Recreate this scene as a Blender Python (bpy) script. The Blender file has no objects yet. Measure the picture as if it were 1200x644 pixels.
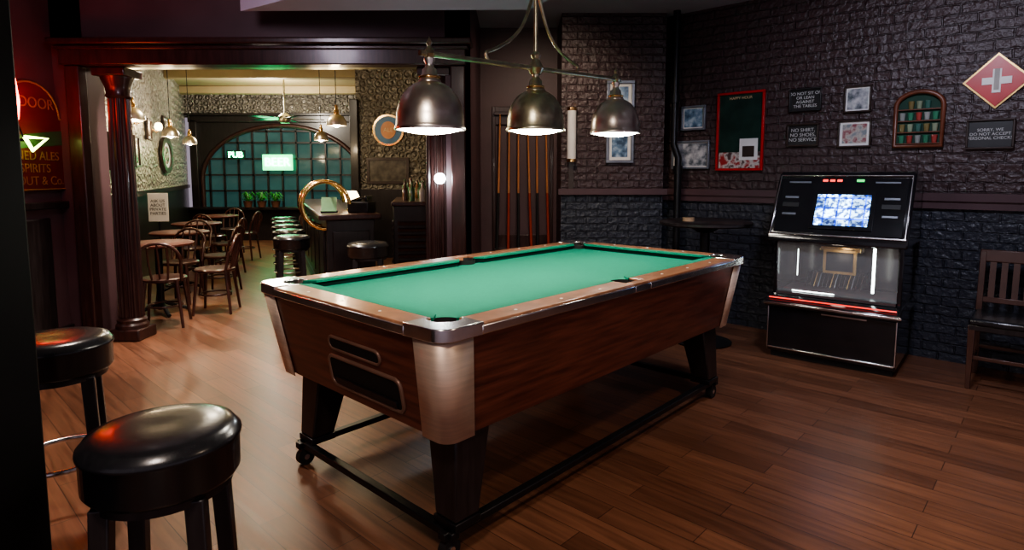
import bpy, bmesh, math, random
from mathutils import Vector, Matrix, Euler
random.seed(7)
R=math.radians
sc=bpy.context.scene
COL=sc.collection

# ---------------------------------------------------------------- materials
def newmat(name):
    m=bpy.data.materials.new(name); m.use_nodes=True
    nt=m.node_tree; b=nt.nodes['Principled BSDF']
    return m,nt,b
def lk(nt,a,b): nt.links.new(a,b)
def M(name,col,rough=.5,metal=0,var=.2,scale=6,bump=0.0,stretch=(1,1,1),coat=0,emis=None,es=0,spec=.5,rvar=.1):
    m,nt,b=newmat(name)
    tc=nt.nodes.new('ShaderNodeTexCoord'); mp=nt.nodes.new('ShaderNodeMapping')
    mp.inputs['Scale'].default_value=stretch
    n=nt.nodes.new('ShaderNodeTexNoise'); n.inputs['Scale'].default_value=scale; n.inputs['Detail'].default_value=5
    lk(nt,tc.outputs['Object'],mp.inputs['Vector']); lk(nt,mp.outputs['Vector'],n.inputs['Vector'])
    r=nt.nodes.new('ShaderNodeValToRGB')
    r.color_ramp.elements[0].position=.3; r.color_ramp.elements[1].position=.7
    r.color_ramp.elements[0].color=[c*(1-var) for c in col]+[1]
    r.color_ramp.elements[1].color=[min(1,c*(1+var)) for c in col]+[1]
    lk(nt,n.outputs['Fac'],r.inputs['Fac']); lk(nt,r.outputs['Color'],b.inputs['Base Color'])
    mr=nt.nodes.new('ShaderNodeMapRange'); mr.inputs['To Min'].default_value=max(0,rough-rvar*.5); mr.inputs['To Max'].default_value=min(1,rough+rvar*.5)
    lk(nt,n.outputs['Fac'],mr.inputs['Value']); lk(nt,mr.outputs['Result'],b.inputs['Roughness'])
    b.inputs['Metallic'].default_value=metal
    b.inputs['Specular IOR Level'].default_value=spec
    b.inputs['Coat Weight'].default_value=coat
    b.inputs['Coat Roughness'].default_value=.12
    if bump:
        bp=nt.nodes.new('ShaderNodeBump'); bp.inputs['Strength'].default_value=bump; bp.inputs['Distance'].default_value=.01
        lk(nt,n.outputs['Fac'],bp.inputs['Height']); lk(nt,bp.outputs['Normal'],b.inputs['Normal'])
    if emis:
        b.inputs['Emission Color'].default_value=(*emis,1); b.inputs['Emission Strength'].default_value=es
    return m

def brickmat(name):
    m,nt,b=newmat(name); N=nt.nodes.new
    tc=N('ShaderNodeTexCoord'); sx=N('ShaderNodeSeparateXYZ'); lk(nt,tc.outputs['Object'],sx.inputs[0])
    ad=N('ShaderNodeMath'); ad.operation='ADD'; lk(nt,sx.outputs['X'],ad.inputs[0]); lk(nt,sx.outputs['Y'],ad.inputs[1])
    cb=N('ShaderNodeCombineXYZ'); lk(nt,ad.outputs[0],cb.inputs['X']); lk(nt,sx.outputs['Z'],cb.inputs['Y'])
    wn=N('ShaderNodeTexNoise'); wn.inputs['Scale'].default_value=9; wn.inputs['Detail'].default_value=3
    lk(nt,tc.outputs['Object'],wn.inputs['Vector'])
    sc_=N('ShaderNodeVectorMath'); sc_.operation='SCALE'; sc_.inputs['Scale'].default_value=.03; lk(nt,wn.outputs['Color'],sc_.inputs[0])
    va=N('ShaderNodeVectorMath'); va.operation='ADD'; lk(nt,cb.outputs[0],va.inputs[0]); lk(nt,sc_.outputs[0],va.inputs[1])
    br=N('ShaderNodeTexBrick'); br.inputs['Scale'].default_value=1; br.inputs['Brick Width'].default_value=.215; br.inputs['Row Height'].default_value=.074
    br.inputs['Mortar Size'].default_value=.008; br.inputs['Mortar Smooth'].default_value=.6
    br.inputs['Color1'].default_value=(1,1,1,1); br.inputs['Color2'].default_value=(.75,.75,.75,1); br.inputs['Mortar'].default_value=(.6,.6,.6,1)
    lk(nt,va.outputs[0],br.inputs['Vector'])
    gt=N('ShaderNodeMath'); gt.operation='GREATER_THAN'; gt.inputs[1].default_value=1.28; lk(nt,sx.outputs['Z'],gt.inputs[0])
    mx=N('ShaderNodeMix'); mx.data_type='RGBA'; lk(nt,gt.outputs[0],mx.inputs['Factor'])
    mx.inputs['A'].default_value=(.036,.042,.056,1); mx.inputs['B'].default_value=(.070,.042,.043,1)
    mu=N('ShaderNodeMix'); mu.data_type='RGBA'; mu.blend_type='MULTIPLY'; mu.inputs['Factor'].default_value=.8
    lk(nt,mx.outputs['Result'],mu.inputs['A']); lk(nt,br.outputs['Color'],mu.inputs['B'])
    lk(nt,mu.outputs['Result'],b.inputs['Base Color'])
    b.inputs['Roughness'].default_value=.36
    n2=N('ShaderNodeTexNoise'); n2.inputs['Scale'].default_value=22; n2.inputs['Detail'].default_value=4; lk(nt,tc.outputs['Object'],n2.inputs['Vector'])
    m1=N('ShaderNodeMath'); m1.operation='MULTIPLY'; m1.inputs[1].default_value=-.9; lk(nt,br.outputs['Fac'],m1.inputs[0])
    m2=N('ShaderNodeMath'); m2.operation='MULTIPLY_ADD'; m2.inputs[1].default_value=1.5; lk(nt,n2.outputs['Fac'],m2.inputs[0]); lk(nt,m1.outputs[0],m2.inputs[2])
    bp=N('ShaderNodeBump'); bp.inputs['Strength'].default_value=1; bp.inputs['Distance'].default_value=.013
    lk(nt,m2.outputs[0],bp.inputs['Height']); lk(nt,bp.outputs['Normal'],b.inputs['Normal'])
    return m

def floormat():
    m,nt,b=newmat('wood_plank_floor'); N=nt.nodes.new
    tc=N('ShaderNodeTexCoord'); mp=N('ShaderNodeMapping'); mp.inputs['Rotation'].default_value=(0,0,R(43))
    lk(nt,tc.outputs['Object'],mp.inputs['Vector'])
    br=N('ShaderNodeTexBrick'); br.inputs['Scale'].default_value=1; br.inputs['Brick Width'].default_value=1.0; br.inputs['Row Height'].default_value=.125
    br.inputs['Mortar Size'].default_value=.0018; br.inputs['Mortar Smooth'].default_value=.1; br.offset=.37
    br.inputs['Color1'].default_value=(.225,.104,.060,1); br.inputs['Color2'].default_value=(.13,.058,.034,1); br.inputs['Mortar'].default_value=(.04,.018,.012,1)
    lk(nt,mp.outputs[0],br.inputs['Vector'])
    m2=N('ShaderNodeMapping'); m2.inputs['Scale'].default_value=(1.6,22,1); lk(nt,mp.outputs[0],m2.inputs['Vector'])
    n=N('ShaderNodeTexNoise'); n.inputs['Scale'].default_value=1.6; n.inputs['Detail'].default_value=6; n.inputs['Distortion'].default_value=.6; lk(nt,m2.outputs[0],n.inputs['Vector'])
    cr=N('ShaderNodeValToRGB'); cr.color_ramp.elements[0].position=.3; cr.color_ramp.elements[0].color=(.6,.57,.56,1); cr.color_ramp.elements[1].position=.68; cr.color_ramp.elements[1].color=(1.2,1.15,1.1,1)
    lk(nt,n.outputs['Fac'],cr.inputs['Fac'])
    mu=N('ShaderNodeMix'); mu.data_type='RGBA'; mu.blend_type='MULTIPLY'; mu.inputs['Factor'].default_value=.9
    lk(nt,br.outputs['Color'],mu.inputs['A']); lk(nt,cr.outputs['Color'],mu.inputs['B']); lk(nt,mu.outputs['Result'],b.inputs['Base Color'])
    mr=N('ShaderNodeMapRange'); mr.inputs['To Min'].default_value=.28; mr.inputs['To Max'].default_value=.44; lk(nt,n.outputs['Fac'],mr.inputs['Value']); lk(nt,mr.outputs['Result'],b.inputs['Roughness'])
    bp=N('ShaderNodeBump'); bp.inputs['Strength'].default_value=.25; bp.inputs['Distance'].default_value=.002
    lk(nt,br.outputs['Fac'],bp.inputs['Height']); bp.invert=True; lk(nt,bp.outputs['Normal'],b.inputs['Normal'])
    return m

def tinmat():
    m,nt,b=newmat('pressed_tin'); N=nt.nodes.new
    tc=N('ShaderNodeTexCoord'); sx=N('ShaderNodeSeparateXYZ'); lk(nt,tc.outputs['Object'],sx.inputs[0])
    ad=N('ShaderNodeMath'); ad.operation='ADD'; lk(nt,sx.outputs['X'],ad.inputs[0]); lk(nt,sx.outputs['Y'],ad.inputs[1])
    cb=N('ShaderNodeCombineXYZ'); lk(nt,ad.outputs[0],cb.inputs['X']); lk(nt,sx.outputs['Z'],cb.inputs['Y'])
    v=N('ShaderNodeTexVoronoi'); v.inputs['Scale'].default_value=8; v.inputs['Randomness'].default_value=.45; lk(nt,cb.outputs[0],v.inputs['Vector'])
    w=N('ShaderNodeMath'); w.operation='MULTIPLY'; w.inputs[1].default_value=13; lk(nt,v.outputs['Distance'],w.inputs[0])
    s=N('ShaderNodeMath'); s.operation='SINE'; lk(nt,w.outputs[0],s.inputs[0])
    n2=N('ShaderNodeTexNoise'); n2.inputs['Scale'].default_value=16; n2.inputs['Detail'].default_value=4; lk(nt,cb.outputs[0],n2.inputs['Vector'])
    ma=N('ShaderNodeMath'); ma.operation='MULTIPLY_ADD'; ma.inputs[1].default_value=2.2; lk(nt,n2.outputs['Fac'],ma.inputs[0]); lk(nt,s.outputs[0],ma.inputs[2])
    bp=N('ShaderNodeBump'); bp.inputs['Strength'].default_value=1; bp.inputs['Distance'].default_value=.03; lk(nt,ma.outputs[0],bp.inputs['Height']); lk(nt,bp.outputs['Normal'],b.inputs['Normal'])
    cr=N('ShaderNodeValToRGB'); cr.color_ramp.elements[0].position=.3; cr.color_ramp.elements[0].color=(.24,.215,.18,1); cr.color_ramp.elements[1].position=.7; cr.color_ramp.elements[1].color=(.62,.58,.50,1); lk(nt,n2.outputs['Fac'],cr.inputs['Fac']); lk(nt,cr.outputs['Color'],b.inputs['Base Color'])
    b.inputs['Metallic'].default_value=.45; b.inputs['Roughness'].default_value=.3
    return m

def picmat(name,c1,c2,c3,scale=12):
    m,nt,b=newmat(name); N=nt.nodes.new
    tc=N('ShaderNodeTexCoord'); n=N('ShaderNodeTexNoise'); n.inputs['Scale'].default_value=scale; n.inputs['Detail'].default_value=6
    lk(nt,tc.outputs['Object'],n.inputs['Vector']); cr=N('ShaderNodeValToRGB'); e=cr.color_ramp.elements
    e[0].position=.38; e[0].color=(*c1,1); e[1].position=.62; e[1].color=(*c3,1); x=e.new(.5); x.color=(*c2,1)
    lk(nt,n.outputs['Fac'],cr.inputs['Fac']); lk(nt,cr.outputs['Color'],b.inputs['Base Color']); b.inputs['Roughness'].default_value=.25
    return m

BRICK=brickmat('painted_brick'); FLOOR=floormat(); TIN=tinmat()
DARKWALL=M('aubergine_plaster',(.085,.045,.05),.5,var=.15,scale=3)
CEIL=M('lilac_ceiling_paint',(.42,.40,.48),.8,var=.08,scale=2)
CREAM=M('cream_plaster',(.40,.32,.17),.7,var=.1,scale=2)
MAHOG=M('dark_mahogany',(.036,.014,.012),.32,var=.4,scale=5,stretch=(8,8,1),coat=.2)
BLACKWOOD=M('black_stained_wood',(.018,.014,.014),.35,var=.4,scale=5,stretch=(8,8,1),coat=.2)
CHAIRWOOD=M('chair_wood',(.055,.02,.014),.3,var=.3,scale=6,coat=.3)
TTOP=M('table_top_wood',(.085,.022,.014),.5,var=.3,scale=4,stretch=(1,8,1),spec=.3)
LAM=M('rosewood_laminate',(.115,.034,.021),.33,var=.5,scale=3.2,stretch=(1,1,14),coat=.25)
RAILW=M('rail_wood',(.32,.15,.08),.3,var=.3,scale=3,stretch=(6,6,6),coat=.4)
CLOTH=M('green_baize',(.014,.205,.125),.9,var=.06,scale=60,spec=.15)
CUSH=M('shaded_cushion_baize',(.003,.02,.016),.9,var=.1,scale=60,spec=.1)  # baize darkened in colour for the shaded upright faces of the cushions
CHROME=M('chrome',(.85,.82,.8),.2,1,var=.08,scale=10)
ALU=M('brushed_aluminium',(.80,.64,.50),.5,.6,var=.08,scale=5,stretch=(1,1,20))
RUB=M('black_rubber',(.012,.012,.012),.6)
LEATH=M('black_leather',(.014,.014,.016),.25,var=.2,scale=50,bump=.03,coat=.15,rvar=.05)
BLK=M('black_gloss',(.01,.01,.012),.14,var=.2,coat=.6)
BLKM=M('black_metal',(.02,.02,.022),.35,.5)
NICK=M('aged_nickel',(.85,.76,.66),.3,1,var=.25,scale=9)
BRONZE=M('aged_bronze',(.62,.6,.42),.3,1,var=.35,scale=14)
BRASS=M('polished_brass',(.85,.55,.22),.18,1,var=.1)
LAMPW=M('lamp_diffuser',(.9,.9,.85),.5,emis=(1,.93,.82),es=58)
WHITE=M('white_enamel',(.8,.78,.75),.4,var=.05)
TXT=M('white_lettering',(.6,.6,.58),.5,var=.05)
TXTD=M('dark_lettering',(.03,.03,.03),.5)
REDP=M('red_paint',(.5,.015,.012),.35,var=.15)
CREAMT=M('cream_lettering',(.75,.55,.3),.5)
GOLD=M('gold_frame',(.55,.36,.14),.35,.7,var=.2)
FRAMEB=M('dark_frame',(.045,.028,.022),.35)
FRAMEG=M('pewter_frame',(.22,.24,.28),.35,.4)
SIGNB=M('sign_black',(.025,.025,.025),.4)
GLASSD=M('dark_slate_mirror',(.02,.045,.035),.08,var=.3,coat=.3)
NEONG=M('neon_green',(.1,.9,.4),.4,emis=(.05,1,.35),es=22)
NEONR=M('neon_red',(.9,.1,.05),.4,emis=(1,.04,.015),es=30)
NEONY=M('neon_yellow',(.8,.9,.3),.4,emis=(.75,1,.25),es=9)
BULB=M('bulb_glow',(1,.9,.7),.4,emis=(1,.8,.55),es=40)
BULBW=M('bulb_cool',(1,1,1),.4,emis=(.85,.95,1),es=120)
SHADEG=M('table_lamp_shade',(1,.9,.7),.6,emis=(1,.75,.45),es=9)
TUBE=M('fluorescent_tube',(1,1,1),.4,emis=(.85,1,.95),es=9)
LEAF=M('leaf_green',(.05,.25,.04),.5,var=.5)
POT=M('clay_planter',(.12,.05,.03),.6)

# ---------------------------------------------------------------- geometry helpers
def root(name,loc=(0,0,0),rz=0):
    e=bpy.data.objects.new(name,None); e.empty_display_size=.1
    e.location=loc; e.rotation_euler=(0,0,R(rz)); COL.objects.link(e); return e
def fin(name,bm,mat,parent=None,bevel=0,seg=2,smooth=True,angle=35):
    bmesh.ops.recalc_face_normals(bm,faces=bm.faces[:])
    me=bpy.data.meshes.new(name); bm.to_mesh(me); bm.free()
    if smooth:
        for p in me.polygons: p.use_smooth=True
        me.set_sharp_from_angle(angle=R(angle))
    me.materials.append(mat)
    o=bpy.data.objects.new(name,me); COL.objects.link(o)
    if parent: o.parent=parent
    if bevel:
        b=o.modifiers.new('bevel','BEVEL'); b.width=bevel; b.segments=seg; b.limit_method='ANGLE'; b.angle_limit=R(40)
        b.harden_normals=False
    return o
def box(name,parent,mat,c,s,rot=(0,0,0),bevel=0):
    bm=bmesh.new(); bmesh.ops.create_cube(bm,size=1)
    T=Matrix.Translation(c)@Euler([R(a) for a in rot]).to_matrix().to_4x4()@Matrix.Diagonal((*s,1))
    bmesh.ops.transform(bm,matrix=T,verts=bm.verts[:])
    return fin(name,bm,mat,parent,bevel,smooth=bool(bevel))
def cyl(name,parent,mat,p0,p1,r0,r1=None,seg=16):
    r1=r0 if r1 is None else r1
    p0=Vector(p0);p1=Vector(p1);d=p1-p0
    bm=bmesh.new(); bmesh.ops.create_cone(bm,cap_ends=True,segments=seg,radius1=r0,radius2=r1,depth=d.length)
    q=Vector((0,0,1)).rotation_difference(d.normalized()).to_matrix().to_4x4()
    bmesh.ops.transform(bm,matrix=Matrix.Translation((p0+p1)/2)@q,verts=bm.verts[:])
    return fin(name,bm,mat,parent)
def lathe(name,parent,mat,prof,loc=(0,0,0),seg=32,angle=35,sx=1,sy=1):
    bm=bmesh.new(); rings=[]
    for r,z in prof:
        if r<1e-5: rings.append([bm.verts.new((loc[0],loc[1],loc[2]+z))])
        else: rings.append([bm.verts.new((loc[0]+sx*r*math.cos(2*math.pi*i/seg),loc[1]+sy*r*math.sin(2*math.pi*i/seg),loc[2]+z)) for i in range(seg)])
    for a,b in zip(rings,rings[1:]):
        for i in range(seg):
            j=(i+1)%seg
            if len(a)==1 and len(b)==1: continue
            if len(a)==1: bm.faces.new((a[0],b[i],b[j]))
            elif len(b)==1: bm.faces.new((a[i],a[j],b[0]))
            else: bm.faces.new((a[i],a[j],b[j],b[i]))
    return fin(name,bm,mat,parent,angle=angle)
def tube(name,parent,mat,pts,r,closed=False,res=3,bez=False):
    cu=bpy.data.curves.new(name,'CURVE'); cu.dimensions='3D'; cu.bevel_depth=r; cu.bevel_resolution=res; cu.use_fill_caps=True
    s=cu.splines.new('NURBS' if bez else 'POLY'); s.points.add(len(pts)-1)
    for p,q in zip(s.points,pts): p.co=(*q,1)
    s.use_cyclic_u=closed
    if bez: s.order_u=3; s.use_endpoint_u=not closed; s.resolution_u=8
    o=bpy.data.objects.new(name,cu); COL.objects.link(o); cu.materials.append(mat)
    if parent:o.parent=parent
    return o
def prism(name,parent,mat,poly,z0,z1,bevel=0,plane='xy',angle=35):
    bm=bmesh.new()
    def P(a,b,c): return {'xy':(a,b,c),'yz':(c,a,b),'xz':(a,c,b)}[plane]
    lo=[bm.verts.new(P(a,b,z0)) for a,b in poly]; hi=[bm.verts.new(P(a,b,z1)) for a,b in poly]
    bm.faces.new(lo); bm.faces.new(hi[::-1]); n=len(poly)
    for i in range(n): bm.faces.new((lo[i],lo[(i+1)%n],hi[(i+1)%n],hi[i]))
    return fin(name,bm,mat,parent,bevel,angle=angle)
def loft(name,parent,mat,rings,cap=True,bevel=0,angle=35,closed=True):
    bm=bmesh.new(); V=[[bm.verts.new(p) for p in r] for r in rings]; n=len(V[0])
    for a,b in zip(V,V[1:]):
        for i in range(n if closed else n-1): bm.faces.new((a[i],a[(i+1)%n],b[(i+1)%n],b[i]))
    if cap: bm.faces.new(V[0]); bm.faces.new(V[-1])
    return fin(name,bm,mat,parent,bevel,angle=angle)
def text(name,parent,mat,s,size,loc,rot=(90,0,0),ext=.001,sp=1.0):
    cu=bpy.data.curves.new(name,'FONT'); cu.body=s; cu.size=size; cu.align_x='CENTER'; cu.align_y='CENTER'; cu.extrude=ext; cu.space_line=sp
    o=bpy.data.objects.new(name,cu); COL.objects.link(o); cu.materials.append(mat)
    o.location=loc; o.rotation_euler=[R(a) for a in rot]
    if parent:o.parent=parent
    return o
def light(name,typ,loc,energy,col,size=.1,rot=(0,0,0),spot=90,blend=.5,parent=None,shape='DISK'):
    l=bpy.data.lights.new(name,typ); l.energy=energy; l.color=col
    if typ=='AREA': l.shape=shape; l.size=size
    else: l.shadow_soft_size=size
    if typ=='SPOT': l.spot_size=R(spot); l.spot_blend=blend
    o=bpy.data.objects.new(name,l); COL.objects.link(o); o.location=loc; o.rotation_euler=[R(a) for a in rot]
    if parent:o.parent=parent
    return o
def slab(name,mat,p0,p1,z0,z1,th=.1,parent=None):
    """wall between two plan points; thickness grows to the left of p0->p1; own origin/rotation at p0"""
    p0=Vector(p0);p1=Vector(p1);d=p1-p0; L=d.length
    bm=bmesh.new(); bmesh.ops.create_cube(bm,size=1)
    bmesh.ops.transform(bm,matrix=Matrix.Translation((L/2,th/2,(z0+z1)/2))@Matrix.Diagonal((L,th,z1-z0,1)),verts=bm.verts[:])
    o=fin(name,bm,mat,parent,smooth=False); o.location=(p0.x,p0.y,0); o.rotation_euler=(0,0,math.atan2(d.y,d.x)); return o

# ---------------------------------------------------------------- room shell
prism('floor',None,FLOOR,[(-8.5,-1.5),(7,-1.5),(7,14),(-8.5,14)],-.1,0)
prism('ceiling',None,CEIL,[(-4,-1.5),(6.6,-1.5),(6.6,2.2),(1.55,7),(-.4,7),(-.4,5.25),(-4,5.25)],3.05,3.18)
prism('ceiling_soffit',None,CEIL,[(-2.1,4.75),(.13,4.71),(1.0,3.1),(-.44,3.65)],2.71,3.05)
n=Vector((.682,.731)); w=Vector((.731,-.682)); DB=5.65
def WB(s,out=0): v=n*(DB-out)+w*s; return (v.x,v.y)
slab('wall_right',BRICK,WB(-3.35),WB(3.2),0,3.08,.15)
box('wall_chimney',None,BRICK,(1.02,6.45,1.54),(1.04,.7,3.08))
slab('trim_ledge_right',DARKWALL,WB(-3.2,.05),WB(3.2,.05),1.25,1.31,.055)
box('trim_ledge_chimney',None,DARKWALL,(1.02,6.07,1.28),(1.10,.06,.06))
slab('trim_ledge_lower',DARKWALL,WB(-3.2,.03),WB(3.2,.03),1.19,1.25,.035)
box('wall_cue_niche',None,DARKWALL,(.08,6.75,1.54),(.86,.1,3.08))
box('wall_niche_side',None,DARKWALL,(-.40,5.95,1.54),(.1,1.7,3.08))
box('wall_back_header',None,DARKWALL,(-2.12,5.22,2.81),(3.46,.24,.54))
box('wall_back_left',None,DARKWALL,(-3.72,5.22,1.54),(.26,.24,3.08))
box('wall_back_right',None,DARKWALL,(-.455,5.22,1.54),(.21,.24,3.08))
tr=root('trim_opening')
box('architrave',tr,MAHOG,(-2.05,5.06,2.42),(3.34,.14,.14),bevel=.01)
box('cornice',tr,MAHOG,(-2.05,5.03,2.53),(3.44,.22,.05),bevel=.012)
box('cornice_low',tr,MAHOG,(-2.05,5.05,2.485),(3.38,.17,.03),bevel=.008)
box('inner_head',tr,BRONZE,(-2.05,5.24,2.42),(3.1,.22,.10),bevel=.01)
box('pilaster_l',tr,MAHOG,(-3.64,5.07,1.175),(.12,.1,2.35),bevel=.01)
box('pilaster_r',tr,MAHOG,(-.45,5.07,1.175),(.12,.1,2.35),bevel=.01)
def column(x,y):
    c=root('fluted_column',(x,y,0))
    box('plinth',c,MAHOG,(0,0,.05),(.27,.27,.10),bevel=.012)
    lathe('base',c,MAHOG,[(.0,.10),(.13,.10),(.13,.13),(.115,.15),(.12,.175),(.1,.19),(.1,.2)])
    N=16; rings=[]
    for z,r in ((.2,.098),(1.0,.096),(2.1,.085)):
        rg=[]
        for i in range(N*4):
            a=2*math.pi*i/(N*4); rr=r-(0 if i%4<2 else .012); rg.append((rr*math.cos(a),rr*math.sin(a),z))
        rings.append(rg)
    loft('shaft',c,MAHOG,rings,angle=20)
    lathe('capital',c,MAHOG,[(.085,2.1),(.1,2.12),(.09,2.15),(.1,2.2),(.125,2.26),(.13,2.28)])
    box('abacus',c,MAHOG,(0,0,2.315),(.28,.26,.07),bevel=.01)
column(-3.39,5.22); column(-.66,5.22)
slab('wall_left',DARKWALL,(-3.85,-1.0),(-3.85,5.3),0,3.08,.12)
for i in range(3):
    box('trim_panel_left',None,BLACKWOOD,(-3.834,4.55-i*.9,.62),(.03,.75,.95),bevel=.012)
box('trim_rail_left',None,BLACKWOOD,(-3.82,3.2,1.2),(.06,3.9,.06),bevel=.01)
box('baseboard_left',None,BLACKWOOD,(-3.834,3.2,.08),(.03,3.9,.16),bevel=.006)
pl=root('dark_pillar',(-1.36,1.3,0))
PILB=M('pillar_black',(.006,.005,.005),.6,spec=.2)
box('shaft',pl,PILB,(0,0,1.52),(.36,.3,3.05),bevel=.01)
box('plinth',pl,PILB,(0,0,.1),(.39,.33,.2),bevel=.01)

# ---------------------------------------------------------------- bar room
TL=(-3.85,5.34); BL=(-7.15,13.2)
slab('wall_bar_left',TIN,TL,BL,1.2,3.28,.1)
slab('wall_bar_left_wainscot',BLACKWOOD,TL,BL,0,1.2,.12)
sl=slab('trim_bar_left',MAHOG,(TL[0]+.04,TL[1]),(BL[0]+.04,BL[1]),1.17,1.24,.05)
box('ceiling_bar',None,CREAM,(-3.9,9.3,3.33),(7.4,8.0,.1))
slab('wall_bar_right',TIN,(-1.75,13.2),(-.53,5.34),0,3.28,.08)
box('wall_bar_wing',None,TIN,(-2.02,10.5,1.64),(1.36,.1,3.28))
box('trim_wing_wainscot',None,BLACKWOOD,(-2.02,10.42,.6),(1.36,.05,1.2))
box('trim_wing_post',None,BLACKWOOD,(-2.72,10.45,1.37),(.14,.2,2.74),bevel=.01)
for i,(yy,zz) in enumerate(((8.2,3.2),(10.6,3.2),(12.6,3.2))):
    box('ceiling_beam',None,CREAM,(-3.9,yy,zz),(6.6 if i<2 else 6.8,.22,.16),bevel=.02)
box('wall_bar_end_top',None,TIN,(-4.9,13.25,2.99),(4.6,.1,.58))
box('wall_bar_end_low',None,BLACKWOOD,(-4.9,13.25,.35),(4.6,.1,.70))
win=root('window_1',(-5.05,13.2,0))
W2=1.9
box('frame_top',win,BLACKWOOD,(0,-.03,2.66),(W2*2+.2,.14,.14),bevel=.01)
box('frame_cornice',win,BLACKWOOD,(0,-.08,2.75),(W2*2+.35,.24,.05),bevel=.01)
box('frame_sill',win,BLACKWOOD,(0,-.1,.72),(W2*2+.2,.3,.06),bevel=.01)
for x in (-W2,W2): box('jamb',win,BLACKWOOD,(x,-.03,1.66),(.16,.14,1.95),bevel=.01)
PANE=M('glowing_night_glass',(.02,.05,.05),.1,var=.5,scale=2,emis=(.08,.22,.21),es=.22)  # faint street light behind the panes put in as their own glow
box('glass',win,PANE,(0,.03,1.66),(W2*2,.01,1.95))
AZ,AH=1.35,1.17
def arch_h(x): return (AZ-.75)+AH*math.sqrt(max(0,1-(x/1.76)**2))
half=[(1.76*math.cos(a),AZ+AH*math.sin(a)) for a in [math.pi/2*i/16 for i in range(17)]]
for sg in (1,-1):
    prism('spandrel',win,BLACKWOOD,[(sg*a,b_) for a,b_ in half]+[(0,2.62),(sg*W2,2.62),(sg*W2,AZ)],-.015,.02,plane='xz')
arc=[(-1.76,-.03,.75)]+[(-1.76*math.cos(a),-.03,AZ+AH*math.sin(a)) for a in [math.pi*i/28 for i in range(29)]]+[(1.76,-.03,.75)]
tube('arch_bar',win,MAHOG,arc,.05)
for k in range(-5,6):
    x=k*.32; h=arch_h(x); box('muntin_v',win,BLACKWOOD,(x,-.02,.75+h/2),(.035,.05,h))
for z in (1.1,1.45,1.8,2.15,2.4):
    hw=1.76*(1 if z<AZ else math.sqrt(max(0,1-((z-AZ)/AH)**2))); box('muntin_h',win,BLACKWOOD,(0,-.02,z),(hw*2,.05,.035))
s=root('neon_pub_sign',(-6.0,13.02,0)); text('tubes',s,NEONG,'PUB',.18,(0,0,1.88),ext=.012); box('backing',s,BLKM,(0,.03,1.88),(.4,.02,.2))
s=root('neon_beer_sign',(-5.1,13.02,0)); text('tubes',s,NEONG,'BEER',.26,(0,0,1.72),ext=.015); box('backing',s,M('neon_backing',(.05,.5,.25),.3,emis=(.06,1,.3),es=3.5),(0,.03,1.72),(.66,.02,.34),bevel=.01)
light('neon_green_glow','POINT',(-5.1,12.7,1.75),3,(.1,1,.4),.2)
def plant(x,y,z,s=1):
    p=root('potted_fern',(x,y,z))
    lathe('pot',p,POT,[(0,0),(.08*s,0),(.11*s,.14*s),(.12*s,.15*s),(.10*s,.15*s),(.09*s,.12*s),(0,.12*s)],seg=20)
    bm=bmesh.new()
    for i in range(70):
        a=random.uniform(0,6.28); L=random.uniform(.12,.26)*s; h=random.uniform(.05,.25)*s; wd=.022*s
        d=Vector((math.cos(a),math.sin(a)*.6,0)); q=Vector((-d.y,d.x,0))*wd; o=Vector((0,0,.13*s))
        pts=[o,o+d*L*.5+Vector((0,0,h)),o+d*L+Vector((0,0,h*.5))]
        v=[bm.verts.new(pts[0]),bm.verts.new(pts[1]-q),bm.verts.new(pts[2]),bm.verts.new(pts[1]+q)]
        bm.faces.new((v[0],v[1],v[2],v[3]))
    fin('fronds',bm,LEAF,p,smooth=False)
for x in (-5.75,-5.45,-5.15): plant(x,12.98,.75,.9)
light('planter_spot','SPOT',(-5.4,12.4,3.0),60,(1,.9,.7),.05,rot=(-15,0,0),spot=50)

# bar counter
d=Vector((-.41,1)).normalized(); q=Vector((d.y,-d.x))
bar=root('bar_counter',(-1.96,6.2,0),math.degrees(math.atan2(d.y,d.x))-90)
box('body',bar,BLACKWOOD,(.27,2.1,.49),(.50,4.2,.98),bevel=.01)
box('plinth',bar,BLACKWOOD,(.27,2.1,.06),(.54,4.24,.12),bevel=.01)
box('top',bar,MAHOG,(.26,2.1,1.01),(.64,4.34,.06),bevel=.015)
for i in range(6): box('panel_%d'%i,bar,BLACKWOOD,(.01,.4+i*.68,.55),(.03,.52,.62),bevel=.01)
box('end_panel',bar,BLACKWOOD,(.27,-.01,.55),(.38,.03,.62),bevel=.01)
tube('foot_rail',bar,BRASS,[(-.14,.1,.2),(-.14,4.1,.2)],.022)
br=root('brass_service_rail',(-1.96,6.2,0),bar.rotation_euler.z*57.29578)
for oy in (.08,.55):
    pts=[(.03+.24*math.cos(a),oy,1.13+.25*math.sin(a)) for a in [R(275-i*13) for i in range(22)]]
    tube('loop',br,BRASS,pts,.021)
tube('link',br,BRASS,[(.03,.08,1.38),(.03,.55,1.38)],.016)
def barpt(x,y): v=Vector((-1.96,6.2))+q*x+d*y; return v.x,v.y
mx_,my_=barpt(.08,.3); mh=root('drink_menu_holder',(mx_,my_,1.04),10); box('card',mh,M('menu_lit_green',(.25,.5,.25),.4),(0,0,.09),(.16,.012,.16),rot=(-20,0,0)); box('stand',mh,BLKM,(0,.02,.01),(.18,.08,.02))  # card colour carries the green light falling on it
lx,ly=barpt(.36,.62)
tl=root('table_lamp',(lx,ly,1.04))
lathe('base',tl,BRASS,[(0,0),(.06,0),(.06,.015),(.015,.03),(.012,.12),(0,.12)],seg=20)
lathe('shade',tl,SHADEG,[(.10,.10),(.09,.16),(.06,.22),(.05,.225)],seg=24)
light('table_lamp_glow','POINT',(lx,ly,1.45),6,(1,.75,.45),.08)
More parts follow.
